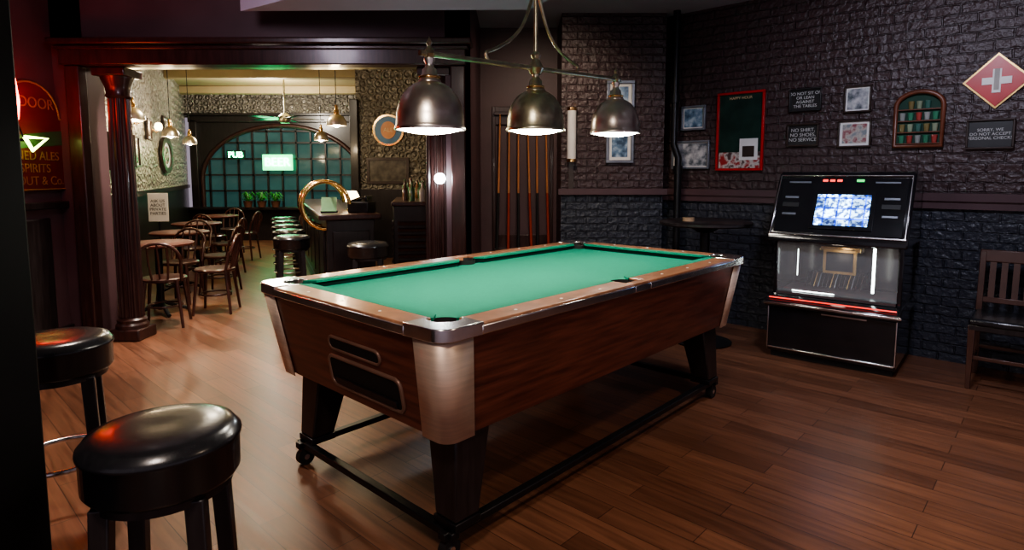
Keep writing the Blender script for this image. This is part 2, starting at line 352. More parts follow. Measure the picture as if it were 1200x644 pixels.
lx,ly=barpt(.42,.22); cr_=root('cash_register',(lx,ly,1.04),-100)
box('body',cr_,BLKM,(0,0,.06),(.22,.24,.12),bevel=.01); box('keys',cr_,BLK,(0,-.04,.14),(.18,.12,.03),rot=(20,0,0),bevel=.005); box('display',cr_,BLK,(0,.08,.15),(.16,.03,.07),bevel=.01)
CA=(-1.24,7.55); bb=root('back_bar_cabinet',(*CA,0),8.8)
box('body',bb,BLACKWOOD,(0,0,.55),(.46,1.5,1.1),bevel=.01)
box('top',bb,MAHOG,(0,0,1.12),(.5,1.56,.05),bevel=.012)
for i in range(3):
    for k in range(9): box('louver',bb,MAHOG,(-.24,-.5+i*.5,.3+k*.075),(.03,.38,.03),rot=(0,25,0))
for i in range(9): box('front_louver',bb,MAHOG,(0,-.765,.3+i*.075),(.36,.03,.03),rot=(25,0,0))
for i in range(16):
    t=-.68+i*.088; b=root('liquor_bottle',(CA[0]-math.sin(R(8.8))*t+random.uniform(-.14,.14),CA[1]+t,1.145))
    r=.034; h=random.uniform(.2,.27)
    lathe('glass',b,M('bottle_glass_%d'%i,random.choice([(.02,.08,.03),(.15,.07,.02),(.3,.28,.25),(.06,.02,.01)]),.1,coat=.5),[(0,0),(r,0),(r,h*.6),(r*.4,h*.75),(r*.35,h),(0,h)],seg=12)

def barstool(x,y,sh=.80,r=.2,rz=0):
    s=root('bar_stool',(x,y,0),rz)
    prof=[(0,sh-.14),(r*.94,sh-.14),(r*.985,sh-.128),(r*.99,sh-.045),(r*1.015,sh-.04),(r*1.02,sh-.034),(r*1.015,sh-.028),(r*.98,sh-.022),(r*.93,sh-.008),(r*.8,sh),(r*.5,sh+.004),(r*.2,sh+.003),(r*.05,sh+.002),(0,sh+.002)]
    lathe('seat',s,LEATH,prof,seg=56,angle=60)
    lathe('seat_base',s,BLACKWOOD,[(0,sh-.165),(r*.88,sh-.165),(r*.88,sh-.135),(0,sh-.135)],seg=32)
    for i,a in enumerate((45,135,225,315)):
        ca,sa=math.cos(R(a)),math.sin(R(a)); t=.023; b_=.019
        def ring(rr,z,h): return [(ca*rr+dx*h,sa*rr+dy*h,z) for dx,dy in((-1,-1),(1,-1),(1,1),(-1,1))]
        loft('leg_%d'%i,s,BLACKWOOD,[ring(r*.98,0,b_),ring(r*.80,sh-.15,t)],bevel=.004)
    rr=r*.93; tube('foot_ring',s,CHROME,[(rr*math.cos(2*math.pi*i/32),rr*math.sin(2*math.pi*i/32),.30) for i in range(32)],.010,closed=True)
barstool(-.915,1.50,.80,.186,12); barstool(-1.85,2.36,.80,.195,30)
barstool(-1.40,5.75,.80,.20,10)
for x,y in ((-2.38,6.4),(-2.67,7.1),(-2.96,7.8),(-3.24,8.5),(-3.53,9.2)): barstool(x,y,.80,.19,20)

def cafetable(x,y):
    t=root('cafe_table',(x,y,0))
    lathe('top',t,TTOP,[(0,.72),(.32,.72),(.335,.73),(.335,.745),(.32,.755),(0,.755)],seg=40)
    cyl('stem',t,BLKM,(0,0,.05),(0,0,.72),.035)
    lathe('spider',t,BLKM,[(.0,.70),(.14,.70),(.14,.72),(0,.72)],seg=20)
    for a in (45,135,225,315): 
        c_,s_=math.cos(R(a)),math.sin(R(a)); tube('foot',t,BLKM,[(0,0,.14),(c_*.1,s_*.1,.09),(c_*.26,s_*.26,.02)],.02)
def cafechair(x,y,rz):
    c=root('bentwood_chair',(x,y,0),rz)
    lathe('seat',c,CHAIRWOOD,[(0,.44),(.19,.44),(.20,.45),(.20,.465),(.185,.475),(0,.468)],seg=28)
    for i,(lx,ly) in enumerate(((-.15,-.14),(.15,-.14),(-.14,.15),(.14,.15))):
        cyl('leg_%d'%i,c,CHAIRWOOD,(lx*1.25,ly*1.25,0),(lx*.95,ly*.95,.45),.013,.018,10)
    tube('stretcher',c,CHAIRWOOD,[(.15*math.cos(a),.15*math.sin(a),.2) for a in [2*math.pi*i/20 for i in range(20)]],.010,closed=True)
    pts=[(-.175,.15,.45),(-.185,.2,.65)]+[(-.185*math.cos(a),.22+.03*math.sin(a),.66+.16*math.sin(a)) for a in [math.pi*i/12 for i in range(13)]]+[(.185,.2,.65),(.175,.15,.45)]
    tube('back_hoop',c,CHAIRWOOD,pts,.015)
    for k in (-.08,0,.08): tube('back_slat',c,CHAIRWOOD,[(k*.8,.17,.46),(k,.21,.62),(k,.245,.81-abs(k)*.3)],.010)
cafetable(-3.68,6.15); cafetable(-4.12,7.35); cafetable(-4.62,8.7); cafetable(-5.1,10.3)
cafechair(-3.15,6.25,-80); cafechair(-3.36,5.68,200); cafechair(-3.62,7.3,-85); cafechair(-3.8,6.75,0); cafechair(-4.15,8.6,-85); cafechair(-4.35,8.05,10)
cafechair(-4.6,10.2,-90); cafechair(-4.9,9.7,170); cafechair(-5.2,10.9,0); cafechair(-4.2,11.3,-60)
ms=root('menu_stand',(-4.72,7.95,0),8)
cyl('pole',ms,BLKM,(0,0,.02),(0,0,.85),.012); lathe('foot',ms,BLKM,[(0,0),(.1,0),(.1,.015),(.02,.03),(0,.03)],seg=24)
box('card',ms,WHITE,(0,-.01,1.02),(.25,.02,.38),bevel=.004); text('lettering',ms,TXTD,'ASK US\nABOUT\nPRIVATE\nPARTIES',.055,(0,-.022,1.02))

def pendant(x,y,z,r=.12,zc=3.28):
    p=root('pendant_lamp',(x,y,z))
    lathe('shade',p,NICK,[(r*.93,.0),(r*.9,.05),(r*.6,.10),(r*.2,.125),(0,.13),(0,.14),(r*.25,.137),(r*.67,.112),(r*.97,.055),(r,.0),(r*.93,.0)],seg=28)
    lathe('socket',p,BRASS,[(0,.13),(.03,.13),(.03,.18),(.018,.2),(.018,.24),(0,.24)],seg=16)
    cyl('cord',p,BLKM,(0,0,.2),(0,0,zc-z),.005,seg=8)
    bm=bmesh.new(); bmesh.ops.create_uvsphere(bm,u_segments=16,v_segments=10,radius=.045); bmesh.ops.translate(bm,verts=bm.verts[:],vec=(0,0,.025)); fin('bulb',bm,BULB,p)
    light('pendant_glow','POINT',(x,y,z-.06),12,(1,.78,.5),.05)
for a in ((-4.02,6.4,2.03,.12),(-4.68,8.25,1.97,.11),(-5.25,9.8,1.95,.11),(-2.08,7.15,2.03,.12),(-2.95,9.3,1.98,.11)): pendant(*a)
def onleft(t):
    return (TL[0]+(BL[0]-TL[0])*t+.012, TL[1]+(BL[1]-TL[1])*t+.005)
ang=math.degrees(math.atan2(BL[1]-TL[1],BL[0]-TL[0]))
PORT=picmat('portrait_print',(.04,.03,.03),(.25,.2,.15),(.8,.72,.6),14)
PHOTO=picmat('photo_print',(.1,.12,.14),(.35,.36,.38),(.6,.6,.6),14)
PHOTO2=picmat('photo_print_blue',(.05,.09,.15),(.16,.26,.38),(.45,.55,.65),12)
def wallframe(name,x,y,z,wd,ht,rz,frame,pic,bw=.025,txt=None,tm=None,ts=.03,mat_in=None,passep=0):
    f=root(name,(x,y,z),rz)
    box('frame_top',f,frame,(0,-.015,ht/2-bw/2),(wd,.03,bw),bevel=.004); box('frame_bottom',f,frame,(0,-.015,-ht/2+bw/2),(wd,.03,bw),bevel=.004)
    box('frame_l',f,frame,(-wd/2+bw/2,-.015,0),(bw,.03,ht-2*bw),bevel=.004); box('frame_r',f,frame,(wd/2-bw/2,-.015,0),(bw,.03,ht-2*bw),bevel=.004)
    if passep: box('mount',f,WHITE,(0,-.005,0),(wd-bw,.008,ht-bw)); box('print',f,pic,(0,-.009,0),(wd-2*bw-passep*2,.006,ht-2*bw-passep*2))
    else: box('print',f,pic,(0,-.006,0),(wd-bw,.01,ht-bw))
    if txt: text('lettering',f,tm or TXT,txt,ts,(0,-.0135,0))
    return f
x,y=onleft(.60)
o=root('oval_portrait',(x+.01,y,1.78),ang)
def oval(name,parent,mat,a,b,th,yy,inner=0):
    N=40
    if inner:
        rings=[]
        for s_,y_ in ((1,yy),(1,yy+th),(inner,yy+th),(inner,yy)):
            rings.append([(a*s_*math.cos(2*math.pi*i/N),y_,b*s_*math.sin(2*math.pi*i/N)) for i in range(N)])
        rings.append(rings[0]); return loft(name,parent,mat,rings,cap=False)
    return prism(name,parent,mat,[(a*math.cos(2*math.pi*i/N),b*math.sin(2*math.pi*i/N)) for i in range(N)],yy,yy+th,plane='xz')
oval('frame',o,FRAMEB,.62,.30,.04,-.04,.72); oval('mat_board',o,WHITE,.47,.23,.01,-.015); oval('print',o,PORT,.28,.15,.006,-.021)
for t,z,wd,ht in ((.2,2.0,.3,.36),(.3,1.75,.3,.4),(.42,2.1,.35,.3),(.13,1.7,.25,.4),(.62,2.3,.6,.25)):
    x,y=onleft(t); wallframe('wall_picture',x,y,z,wd,ht,ang,FRAMEB,PORT,passep=.03)
for t in (.27,.45):
    x,y=onleft(t); sc_=root('wall_sconce',(x,y,2.15),ang); box('plate',sc_,BRASS,(0,-.01,0),(.08,.02,.16),bevel=.005); lathe('globe',sc_,SHADEG,[(0,-.05),(.04,-.04),(.055,.0),(.045,.05),(.02,.07)],loc=(0,-.1,0),seg=18); tube('arm',sc_,BRASS,[(0,-.02,-.03),(0,-.07,-.08),(0,-.1,-.05)],.008)
    light('sconce_glow','POINT',(x+.2,y-.1,2.15),4,(1,.75,.45),.06)
rs=root('round_beer_sign',(-2.14,10.445,2.22))
oval('rim',rs,BRASS,.27,.27,.03,-.03,.88); oval('face',rs,M('sign_blue',(.05,.16,.30),.4),.24,.24,.02,-.02); oval('disc',rs,M('sign_orange',(.6,.25,.08),.4),.13,.15,.01,-.03); text('lettering',rs,CREAMT,'ALE',.1,(0,-.035,0))
wallframe('bar_picture',-2.16,10.445,1.52,.74,.46,0,FRAMEB,M('dim_print',(.09,.08,.06),.3,var=.6,scale=9),bw=.05)
gl=root('globe_wall_light',(-.60,4.98,1.42))
bm=bmesh.new(); bmesh.ops.create_uvsphere(bm,u_segments=20,v_segments=12,radius=.045); fin('globe',bm,BULBW,gl)
cyl('stem',gl,BRASS,(0,.04,0),(0,.15,-.02),.012)
cf=root('ceiling_fan',(-4.1,10.9,3.0))
cyl('rod',cf,BRONZE,(0,0,-.55),(0,0,.2),.015); lathe('motor',cf,BRONZE,[(0,-.62),(.08,-.62),(.11,-.57),(.11,-.5),(.05,-.45),(0,-.45)],seg=24)
for a in range(0,360,72): 
    ca,sa=math.cos(R(a+20)),math.sin(R(a+20)); box('blade',cf,BLACKWOOD,(ca*.4,sa*.4,-.54),(.56,.13,.012),rot=(8,0,a+20),bevel=.004)

# ---------------------------------------------------------------- POOL TABLE
TC=(.13,3.335); TR=47
pt=root('pool_table',(*TC,0),TR)
H=.93; L=1.28; Wd=.69
rb=.12
def arcpts(cx,cy,r,a0,a1,k=10): return [(cx+r*math.cos(R(a0+(a1-a0)*i/k)),cy+r*math.sin(R(a0+(a1-a0)*i/k))) for i in range(k+1)]
bx,by=L-.14,Wd-.14
bed=[]
bed+=arcpts(bx,by,.062,270,180)
bed+=arcpts(0,by+.035,.062,325,215)
bed+=arcpts(-bx,by,.062,0,-90)
bed+=arcpts(-bx,-by,.062,90,0)
bed+=arcpts(0,-by-.035,.062,145,35)
bed+=arcpts(bx,-by,.062,180,90)
prism('bed',pt,CLOTH,bed,H-.09,H-.038,angle=30)
for px,py in ((bx,by),(-bx,by),(-bx,-by),(bx,-by),(0,by+.035),(0,-by-.035)):
    lathe('pocket',pt,RUB,[(.066,H-.01),(.064,H-.04),(.06,H-.14),(0,H-.15)],loc=(px,py,0),seg=24)
iy=Wd-rb; ix=L-rb
for sgn in (1,-1):
    for x0,x1 in ((-L+.19,-.07),(.07,L-.19)):
        box('rail_wood',pt,RAILW,((x0+x1)/2,sgn*(Wd-rb/2),H-.02),(x1-x0,rb,.04),bevel=.006)
        a=[(x0-.01,sgn*iy),(x1+.01,sgn*iy),(x1-.035,sgn*(iy-.05)),(x0+.035,sgn*(iy-.05))]
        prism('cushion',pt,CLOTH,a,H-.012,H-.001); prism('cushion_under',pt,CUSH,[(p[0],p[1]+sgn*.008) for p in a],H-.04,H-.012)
        box('rail_chrome',pt,CHROME,((x0+x1)/2,sgn*(Wd+.003),H-.025),(x1-x0,.012,.034),bevel=.004)
    box('rail_mid_wood',pt,RAILW,(0,sgn*(Wd-.025),H-.02),(.145,.05,.04),bevel=.004)
    box('rail_mid_chrome',pt,CHROME,(0,sgn*(Wd+.003),H-.025),(.145,.012,.034),bevel=.004)
    box('end_rail_wood',pt,RAILW,(sgn*(L-rb/2),0,H-.02),(rb,2*Wd-.38,.04),bevel=.006)
    a=[(sgn*ix,-Wd+.18),(sgn*ix,Wd-.18),(sgn*(ix-.05),Wd-.225),(sgn*(ix-.05),-Wd+.225)]
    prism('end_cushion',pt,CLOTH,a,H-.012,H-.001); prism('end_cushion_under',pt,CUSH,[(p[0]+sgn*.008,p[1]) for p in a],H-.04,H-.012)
    box('end_chrome',pt,CHROME,(sgn*(L+.003),0,H-.025),(.012,2*Wd-.38,.034),bevel=.004)
    for k in range(1,8):
        if k!=4: lathe('diamond',pt,WHITE,[(.007,0),(.006,.0015),(0,.0015)],loc=(-1.14+k*.285,sgn*(Wd-.05),H),seg=12)
    for k in range(1,4): lathe('diamond',pt,WHITE,[(.007,0),(.006,.0015),(0,.0015)],loc=(sgn*(L-.05),-.55+k*.275,H),seg=12)
for sx in (1,-1):
    for sy in (1,-1):
        P=[(-.2,.006)]+arcpts(-.07,-.064,.07,90,0,8)+[(.006,-.2),(-rb,-.2)]+arcpts(-.14,-.14,.064,-50,140,14)+[(-.2,-rb)]
        poly=[(sx*(L+a),sy*(Wd+b_)) for a,b_ in P]
        prism('corner_cap',pt,CHROME,poly,H-.045,H+.004,bevel=.004)
def ringrect(hx,hy,z,r=.05):
    o=[]
    for (cx,cy,a0) in ((hx-r,hy-r,0),(-hx+r,hy-r,90),(-hx+r,-hy+r,180),(hx-r,-hy+r,270)): o+=[(p[0],p[1],z) for p in arcpts(cx,cy,r,a0,a0+90,6)]
    return o
TOPX,TOPY,BOTX,BOTY=L-.015,Wd-.015,L-.085,Wd-.07
ZB=.50
loft('apron',pt,LAM,[ringrect(BOTX,BOTY,ZB),ringrect(TOPX,TOPY,H-.045)],angle=30)
box('underside',pt,BLACKWOOD,(0,0,ZB+.05),(2*BOTX-.1,2*BOTY-.1,.12))
def corner_plate(sx,sy):
    def prof(hx,hy,z,wd=.115,r=.056,o=.004):
        p=[(hx+o-wd,hy+o)]+arcpts(hx+o-r,hy+o-r,r,90,0,8)+[(hx+o,hy+o-wd)]
        return [(sx*a,sy*b_,z) for a,b_ in p]
    ob=loft('corner_plate',pt,ALU,[prof(BOTX,BOTY,ZB-.012,.135),prof(TOPX,TOPY,H-.05,.15)],cap=False,closed=False,angle=50)
    m=ob.modifiers.new('sol','SOLIDIFY'); m.thickness=.004; m.offset=0
for a in (1,-1):
    for b_ in (1,-1): corner_plate(a,b_)
tilt=math.degrees(math.atan2(TOPX-BOTX,H-.045-ZB))
def onend(z,out=0): 
    k=(z-ZB)/(H-.045-ZB); return -(BOTX+(TOPX-BOTX)*k)-out
def rrect(name,zc,yc,wy,hz,r,mat,th,out,inner=None):
    pl=[]
    for (cx,cy,a0) in ((wy/2-r,hz/2-r,0),(-wy/2+r,hz/2-r,90),(-wy/2+r,-hz/2+r,180),(wy/2-r,-hz/2+r,270)): pl+=arcpts(cx,cy,r,a0,a0+90,6)
    e=prism(name,pt,mat,pl,-th/2,th/2,plane='yz',bevel=.002)
    e.location=(onend(zc,out),yc,zc); e.rotation_euler=(0,R(-tilt),0); return e
def rring(name,zc,yc,wy,hz,r,mat,rad):
    pl=[]
    for (cx,cy,a0) in ((wy/2-r,hz/2-r,0),(-wy/2+r,hz/2-r,90),(-wy/2+r,-hz/2+r,180),(wy/2-r,-hz/2+r,270)): pl+=arcpts(cx,cy,r,a0,a0+90,6)
    e=tube(name,pt,mat,[(0,a,b_) for a,b_ in pl],rad,closed=True); e.location=(onend(zc,.002),yc,zc); e.rotation_euler=(0,R(-tilt),0)
HOLE=M('painted_void_dark',(.004,.004,.004),.7)  # flat black panels stand in for the dark inside of the recesses
RIM=M('return_rim',(.24,.14,.10),.35,.3)
rrect('ball_return',.615,-.14,.50,.125,.03,HOLE,.006,.002); rring('ball_return_rim',.615,-.14,.51,.135,.033,RIM,.009)
rrect('ball_shelf',.575,-.14,.44,.03,.01,BLKM,.012,.006)
rrect('coin_slot',.745,-.10,.36,.045,.022,HOLE,.006,.002); rring('coin_slot_rim',.745,-.10,.37,.055,.027,RIM,.007)
def leg(sx,sy):
    tx,ty,bx_,by_=sx*1.02,sy*.49,sx*1.07,sy*.53
    def rg(cx,cy,hx,hy,z): return [(cx-hx,cy-hy,z),(cx+hx,cy-hy,z),(cx+hx,cy+hy,z),(cx-hx,cy+hy,z)]
    loft('leg',pt,BLACKWOOD,[rg(bx_,by_,.06,.06,.15),rg(tx,ty,.095,.085,ZB+.02)],bevel=.008)
    box('leg_foot',pt,BLKM,(bx_,by_,.135),(.13,.13,.03),bevel=.003)
    cx,cy=sx*1.13,sy*.55
    box('caster_fork',pt,BLKM,(cx,cy,.075),(.05,.035,.05),bevel=.004)
    cyl('caster_wheel',pt,RUB,(cx,cy-.018,.042),(cx,cy+.018,.042),.042,seg=24)
    cyl('caster_hub',pt,CHROME,(cx,cy-.021,.042),(cx,cy+.021,.042),.014,seg=12)
for a in (1,-1):
    for b_ in (1,-1): leg(a,b_)
for sy in (1,-1): box('dolly_side',pt,BLKM,(0,sy*.55,.105),(2.34,.04,.03),bevel=.004)
for sx in (1,-1): box('dolly_cross',pt,BLKM,(sx*1.13,0,.105),(.04,1.18,.03),bevel=.004)

# ---------------------------------------------------------------- billiard light
bl=root('billiard_light',(*TC,0),TR)
lampx=((-.745,1.655),(0,1.69),(.79,1.715))
for i,(lx,z) in enumerate(lampx):
    prof=[(.0,.205),(.06,.20),(.10,.175),(.128,.135),(.143,.08),(.150,.02),(.154,.002),(.162,.0),(.165,.006),(.160,.02),(.157,.025),(.155,.07),(.146,.115),(.128,.155),(.10,.19),(.07,.21),(.052,.218),(.052,.226),(.045,.232),(.045,.245),(.036,.252),(.034,.275),(.022,.285),(.018,.30),(.026,.315),(.026,.325),(.012,.335),(.010,.36),(0,.365)]
    lathe('shade_%d'%i,bl,NICK if i!=1 else BRONZE,prof,loc=(lx,0,z),seg=48,angle=50)
    lathe('diffuser_%d'%i,bl,LAMPW,[(0,-.018),(.05,-.016),(.10,-.009),(.13,-.001),(.146,.008),(.146,.014),(0,.014)],loc=(lx,0,z),seg=40,angle=60)
    tube('collar_%d'%i,bl,BRASS,[(lx+.045*math.cos(t*math.pi/8),.045*math.sin(t*math.pi/8),z+.24) for t in range(16)],.006,closed=True)
zb=lambda x: 2.03+(x)*.04
tube('bar',bl,BRONZE,[(-.80,0,zb(-.8)),(.84,0,zb(.84))],.013)
for x in (-.745,.79): lathe('finial',bl,BRONZE,[(0,-.02),(.02,-.015),(.028,.0),(.02,.02),(.008,.035),(.014,.05),(.006,.065),(0,.08)],loc=(x,0,zb(x)),seg=16)
lathe('hub',bl,BRONZE,[(0,-.04),(.03,-.03),(.045,0),(.03,.03),(.02,.05),(.028,.07),(.012,.09),(.01,.12)],loc=(0,0,zb(0)),seg=20)
cyl('rod',bl,BRONZE,(0,0,zb(0)),(0,0,3.05),.012)
lathe('canopy',bl,BRONZE,[(0,2.98),(.03,2.99),(.07,3.03),(.07,3.05),(0,3.05)],seg=24)
for sg in (1,-1):
    pts=[(sg*.36,0,zb(sg*.36)),(sg*.40,0,zb(sg*.4)+.045),(sg*.33,0,zb(sg*.33)+.06),(sg*.18,0,zb(0)+.13),(sg*.07,0,zb(0)+.25),(sg*.015,0,zb(0)+.42)]
    tube('scroll',bl,BRONZE,pts,.009,bez=True)
for i,(lx,z) in enumerate(lampx): cyl('drop_%d'%i,bl,BRONZE,(lx,0,z+.33),(lx,0,zb(lx)),.009)

# ---------------------------------------------------------------- cue rack, chimney picture, chalk holder
cr2=root('cue_rack',(.12,6.695,0))
box('back_board_top',cr2,MAHOG,(0,-.012,2.1),(.66,.024,.2),bevel=.006); box('back_board_low',cr2,MAHOG,(0,-.012,.68),(.66,.024,.2),bevel=.006)
box('top_holder',cr2,MAHOG,(0,-.05,2.12),(.64,.05,.04),bevel=.006); box('bottom_tray',cr2,MAHOG,(0,-.07,.60),(.64,.13,.05),bevel=.006)
for sx in (-.32,.32): box('side_stile',cr2,MAHOG,(sx,-.014,1.1),(.04,.028,2.2),bevel=.006)
CUE1=M('cue_maple',(.5,.2,.08),.3); CUE2=M('cue_butt_red',(.35,.05,.02),.25)
for i in range(6):
    c=root('pool_cue',(-.13+i*.1,6.605,0)); lean=random.uniform(-.04,.05)
    cyl('butt',c,CUE2 if i%2 else RUB,(lean,0,.627),(lean*.5,0,1.25),.016,.013,12); cyl('shaft',c,CUE1,(lean*.5,0,1.25),(0,0,2.11),.013,.0075,12)
wallframe('chimney_picture',1.09,6.095,1.98,.28,.82,0,FRAMEG,PHOTO2,bw=.03,passep=.03)
ch=root('cue_chalk_dispenser',(.60,6.085,1.85)); cyl('tube_white',ch,WHITE,(0,-.035,-.24),(0,-.035,.24),.045,seg=20); box('bracket',ch,FRAMEB,(0,.005,-.195),(.05,.02,.69))
cyl('cap_top',ch,BRASS,(0,-.035,.24),(0,-.035,.27),.048,seg=20); cyl('cap_bottom',ch,BRASS,(0,-.035,-.27),(0,-.035,-.24),.048,seg=20)
dp=root('drain_pipe')
tube('pipe',dp,BLKM,[(1.62,6.02,3.05),(1.62,6.02,1.75),(1.66,5.99,1.62),(1.66,5.99,0)],.035,res=5)
for z in (2.9,2.2,1.5,.6): cyl('coupling',dp,BLKM,(1.62 if z>1.7 else 1.66,6.02 if z>1.7 else 5.99,z-.04),(1.62 if z>1.7 else 1.66,6.02 if z>1.7 else 5.99,z+.04),.046)
pb=root('pub_table',(1.66,5.1,0))
lathe('top',pb,BLACKWOOD,[(0,1.02),(.37,1.02),(.385,1.03),(.385,1.05),(.37,1.06),(0,1.06)],seg=48)
cyl('stem',pb,BLKM,(0,0,.05),(0,0,1.02),.04); lathe('base',pb,BLKM,[(0,0),(.24,0),(.25,.012),(.2,.03),(.06,.06),(.04,.1),(0,.1)],seg=36)
lathe('collar',pb,BLKM,[(0,.96),(.06,.96),(.16,1.02),(0,1.02)],seg=24)
ash=root('beer_coaster_stack',(1.5,5.05,1.06)); lathe('stack',ash,M('coaster',(.3,.2,.12),.6),[(0,0),(.05,0),(.05,.03),(0,.03)],seg=24)

# ---------------------------------------------------------------- wall items on brick wall
K=1.1
def wb(name,s,z,wd,ht,frame,pic,**k):
    x,y=WB(s*K,.005); return wallframe(name,x,y,z*K,wd*K,ht*K,-43,frame,pic,**k)
wb('framed_photo',-2.53,1.83,.233,.22,FRAMEG,PHOTO2,bw=.02,passep=.012)
wb('framed_photo',-2.55,1.50,.367,.255,FRAMEG,PHOTO,bw=.02,passep=.01)
mr=wb('red_framed_mirror',-2.10,1.69,.41,.67,REDP,GLASSD,bw=.022)
box('lower_collage',mr,picmat('collage',(.35,.03,.03),(.6,.55,.5),(.1,.05,.05),16),(0,-.014,-.27),(.39,.006,.15)); box('card',mr,WHITE,(.09,-.02,-.17),(.17,.006,.2)); box('card_print',mr,FRAMEB,(.09,-.024,-.19),(.11,.004,.1)); text('heading',mr,CREAMT,'HAPPY HOUR',.035,(0,-.014,.31))
wb('warning_sign',-1.583,1.913,.24,.18,SIGNB,SIGNB,bw=.012,txt='DO NOT SIT ON\nOR LEAN\nAGAINST\nTHE TABLES',ts=.036)
wb('warning_sign',-1.59,1.636,.24,.18,FRAMEB,SIGNB,bw=.015,txt='NO SHIRT,\nNO SHOES,\nNO SERVICE',ts=.042)
wb('framed_photo',-1.21,1.888,.185,.2,FRAMEB,PHOTO,bw=.014,passep=.012)
wb('framed_photo',-1.22,1.63,.227,.206,FRAMEB,picmat('print_pink',(.3,.1,.12),(.5,.45,.4),(.25,.28,.3),20),bw=.014,passep=.02)
wb('payment_sign',-.41,1.59,.257,.2,FRAMEB,SIGNB,bw=.015,txt='SORRY, WE\nDO NOT ACCEPT\nPERSONAL CHECKS',ts=.03)
x,y=WB(-.813*K,.0); sb=root('shadow_box',(x,y,1.713*K),-43)
WB_=M('shadowbox_wood',(.16,.05,.025),.35)
hw,hh=.155,.21
arch=[(-hw,-hh),(hw,-hh),(hw,.10)]+[(hw*math.cos(a),.10+.11*math.sin(a)) for a in [math.pi*i/16 for i in range(1,16)]]+[(-hw,.10)]
prism('back',sb,M('felt_green',(.02,.06,.04),.8),arch,-.015,0,plane='xz')
tube('frame',sb,WB_,[(a,-.035,b_) for a,b_ in arch],.018,closed=True)
loft('frame_side',sb,WB_,[[(a,-.05,b_) for a,b_ in arch],[(a,0,b_) for a,b_ in arch]],cap=False)
cols=[(.04,.22,.12),(.25,.3,.2),(.35,.05,.04),(.05,.15,.12),(.3,.32,.3),(.2,.16,.06)]
for r_ in range(4):
    box('shelf',sb,WB_,(0,-.028,-.19+r_*.088),(.30,.03,.008))
    for c_ in range(5):
        if r_==3 and c_ in (0,4): continue
        lathe('shot_glass',sb,M('glass_%d_%d'%(r_,c_),cols[(r_*5+c_*2)%6],.2,coat=.4),[(0,0),(.016,0),(.022,.06),(0,.06)],loc=(-.108+c_*.054,-.034,-.186+r_*.088),seg=12)
x,y=WB(-.395*K,.004); sw=root('swiss_cross_plaque',(x,y,1.937*K),-43)
def dia(name,h,mat,y0,y1): prism(name,sw,mat,[(0,-h),(h,0),(0,h),(-h,0)],y0,y1,plane='xz')
dia('border',.2,GOLD,-.012,0); dia('field',.183,REDP,-.02,-.012)
box('cross_v',sw,WHITE,(0,-.023,0),(.05,.006,.17)); box('cross_h',sw,WHITE,(0,-.0235,0),(.17,.006,.05)); box('bottle_label',sw,M('label_grey',(.35,.33,.3),.5),(0,-.028,.01),(.03,.006,.15))

# ---------------------------------------------------------------- jukebox
jb=root('jukebox',(2.60,4.66,0),-40)
prism('base',jb,BLK,[(-.32,.05),(-.34,.42),(.33,.42),(.33,.05)],-.44,.44,plane='yz',bevel=.012)
box('kick',jb,RUB,(0,0,.03),(.84,.56,.06))
box('base_trim_low',jb,CHROME,(0,-.332,.085),(.86,.012,.012),bevel=.003)
for sx in (-1,1): box('base_edge',jb,CHROME,(sx*.435,-.337,.25),(.008,.012,.33),bevel=.002)
prism('shelf',jb,BLK,[(-.37,.42),(-.37,.46),(-.30,.50),(.33,.50),(.33,.42)],-.46,.46,plane='yz',bevel=.008)
box('shelf_chrome',jb,CHROME,(0,-.374,.445),(.93,.012,.018),bevel=.004)
box('shelf_red',jb,M('red_light_strip',(.6,.02,.02),.3,emis=(1,.05,.03),es=1.5),(0,-.345,.488),(.86,.008,.008),rot=(-30,0,0))
box('front_badge',jb,CHROME,(.1,-.344,.40),(.3,.008,.010)); 
box('mid_back',jb,M('jukebox_mirror',(.07,.06,.055),.2,.8,var=.5),(0,.30,.74),(.84,.04,.48))
for sx in (-1,1): box('mid_cheek',jb,BLK,(sx*.425,.05,.72),(.03,.54,.46),bevel=.006)
box('mid_floor',jb,M('cd_tray',(.09,.09,.095),.35,.5),(0,0,.515),(.82,.5,.02))
cyl('tube_r',jb,TUBE,(.24,-.1,.56),(.24,-.1,.9),.010,seg=12); cyl('tube_l',jb,TUBE,(-.33,.05,.62),(-.33,.05,.84),.003,seg=12)
cyl('tube_floor',jb,TUBE,(-.3,-.2,.535),(.0,-.2,.535),.004,seg=12)
for i in range(14): box('cd_case',jb,[BLKM,FRAMEB,GOLD,FRAMEG][i%4],(-.25+i*.03,.12,.60),(.006,.13,.12),rot=(0,12,0))
box('picture_frame_inner',jb,GOLD,(-.02,.05,.76),(.24,.02,.2),bevel=.004); box('picture_inner',jb,BLKM,(-.02,.035,.76),(.19,.01,.15))
box('cd_mech',jb,BRASS,(-.02,.1,.86),(.3,.1,.05),bevel=.01)
GL,nt,b_=newmat('display_glass'); b_.inputs['Base Color'].default_value=(.9,.95,1,1); b_.inputs['Roughness'].default_value=.02; b_.inputs['Alpha'].default_value=.10
box('mid_glass',jb,GL,(0,-.235,.71),(.82,.006,.44),rot=(8,0,0))
prism('console',jb,BLK,[(-.33,.93),(-.33,.98),(-.06,1.45),(-.02,1.475),(.33,1.475),(.33,.93)],-.47,.47,plane='yz',bevel=.012)
tl_=-math.degrees(math.atan2(.27,.47))
def onface(f,out=0): nrm=Vector((-.47,.27)).normalized(); return (-.33+.27*f+nrm.x*out,.98+.47*f+nrm.y*out)
def facebox(name,mat,x,f,wx,hz,th,out=0,bevel=.002):
    yy,zz=onface(f,out); return box(name,jb,mat,(x,yy,zz),(wx,th,hz),rot=(tl_,0,0),bevel=bevel)
facebox('face_panel',BLK,0,.5,.86,.48,.006,.002)
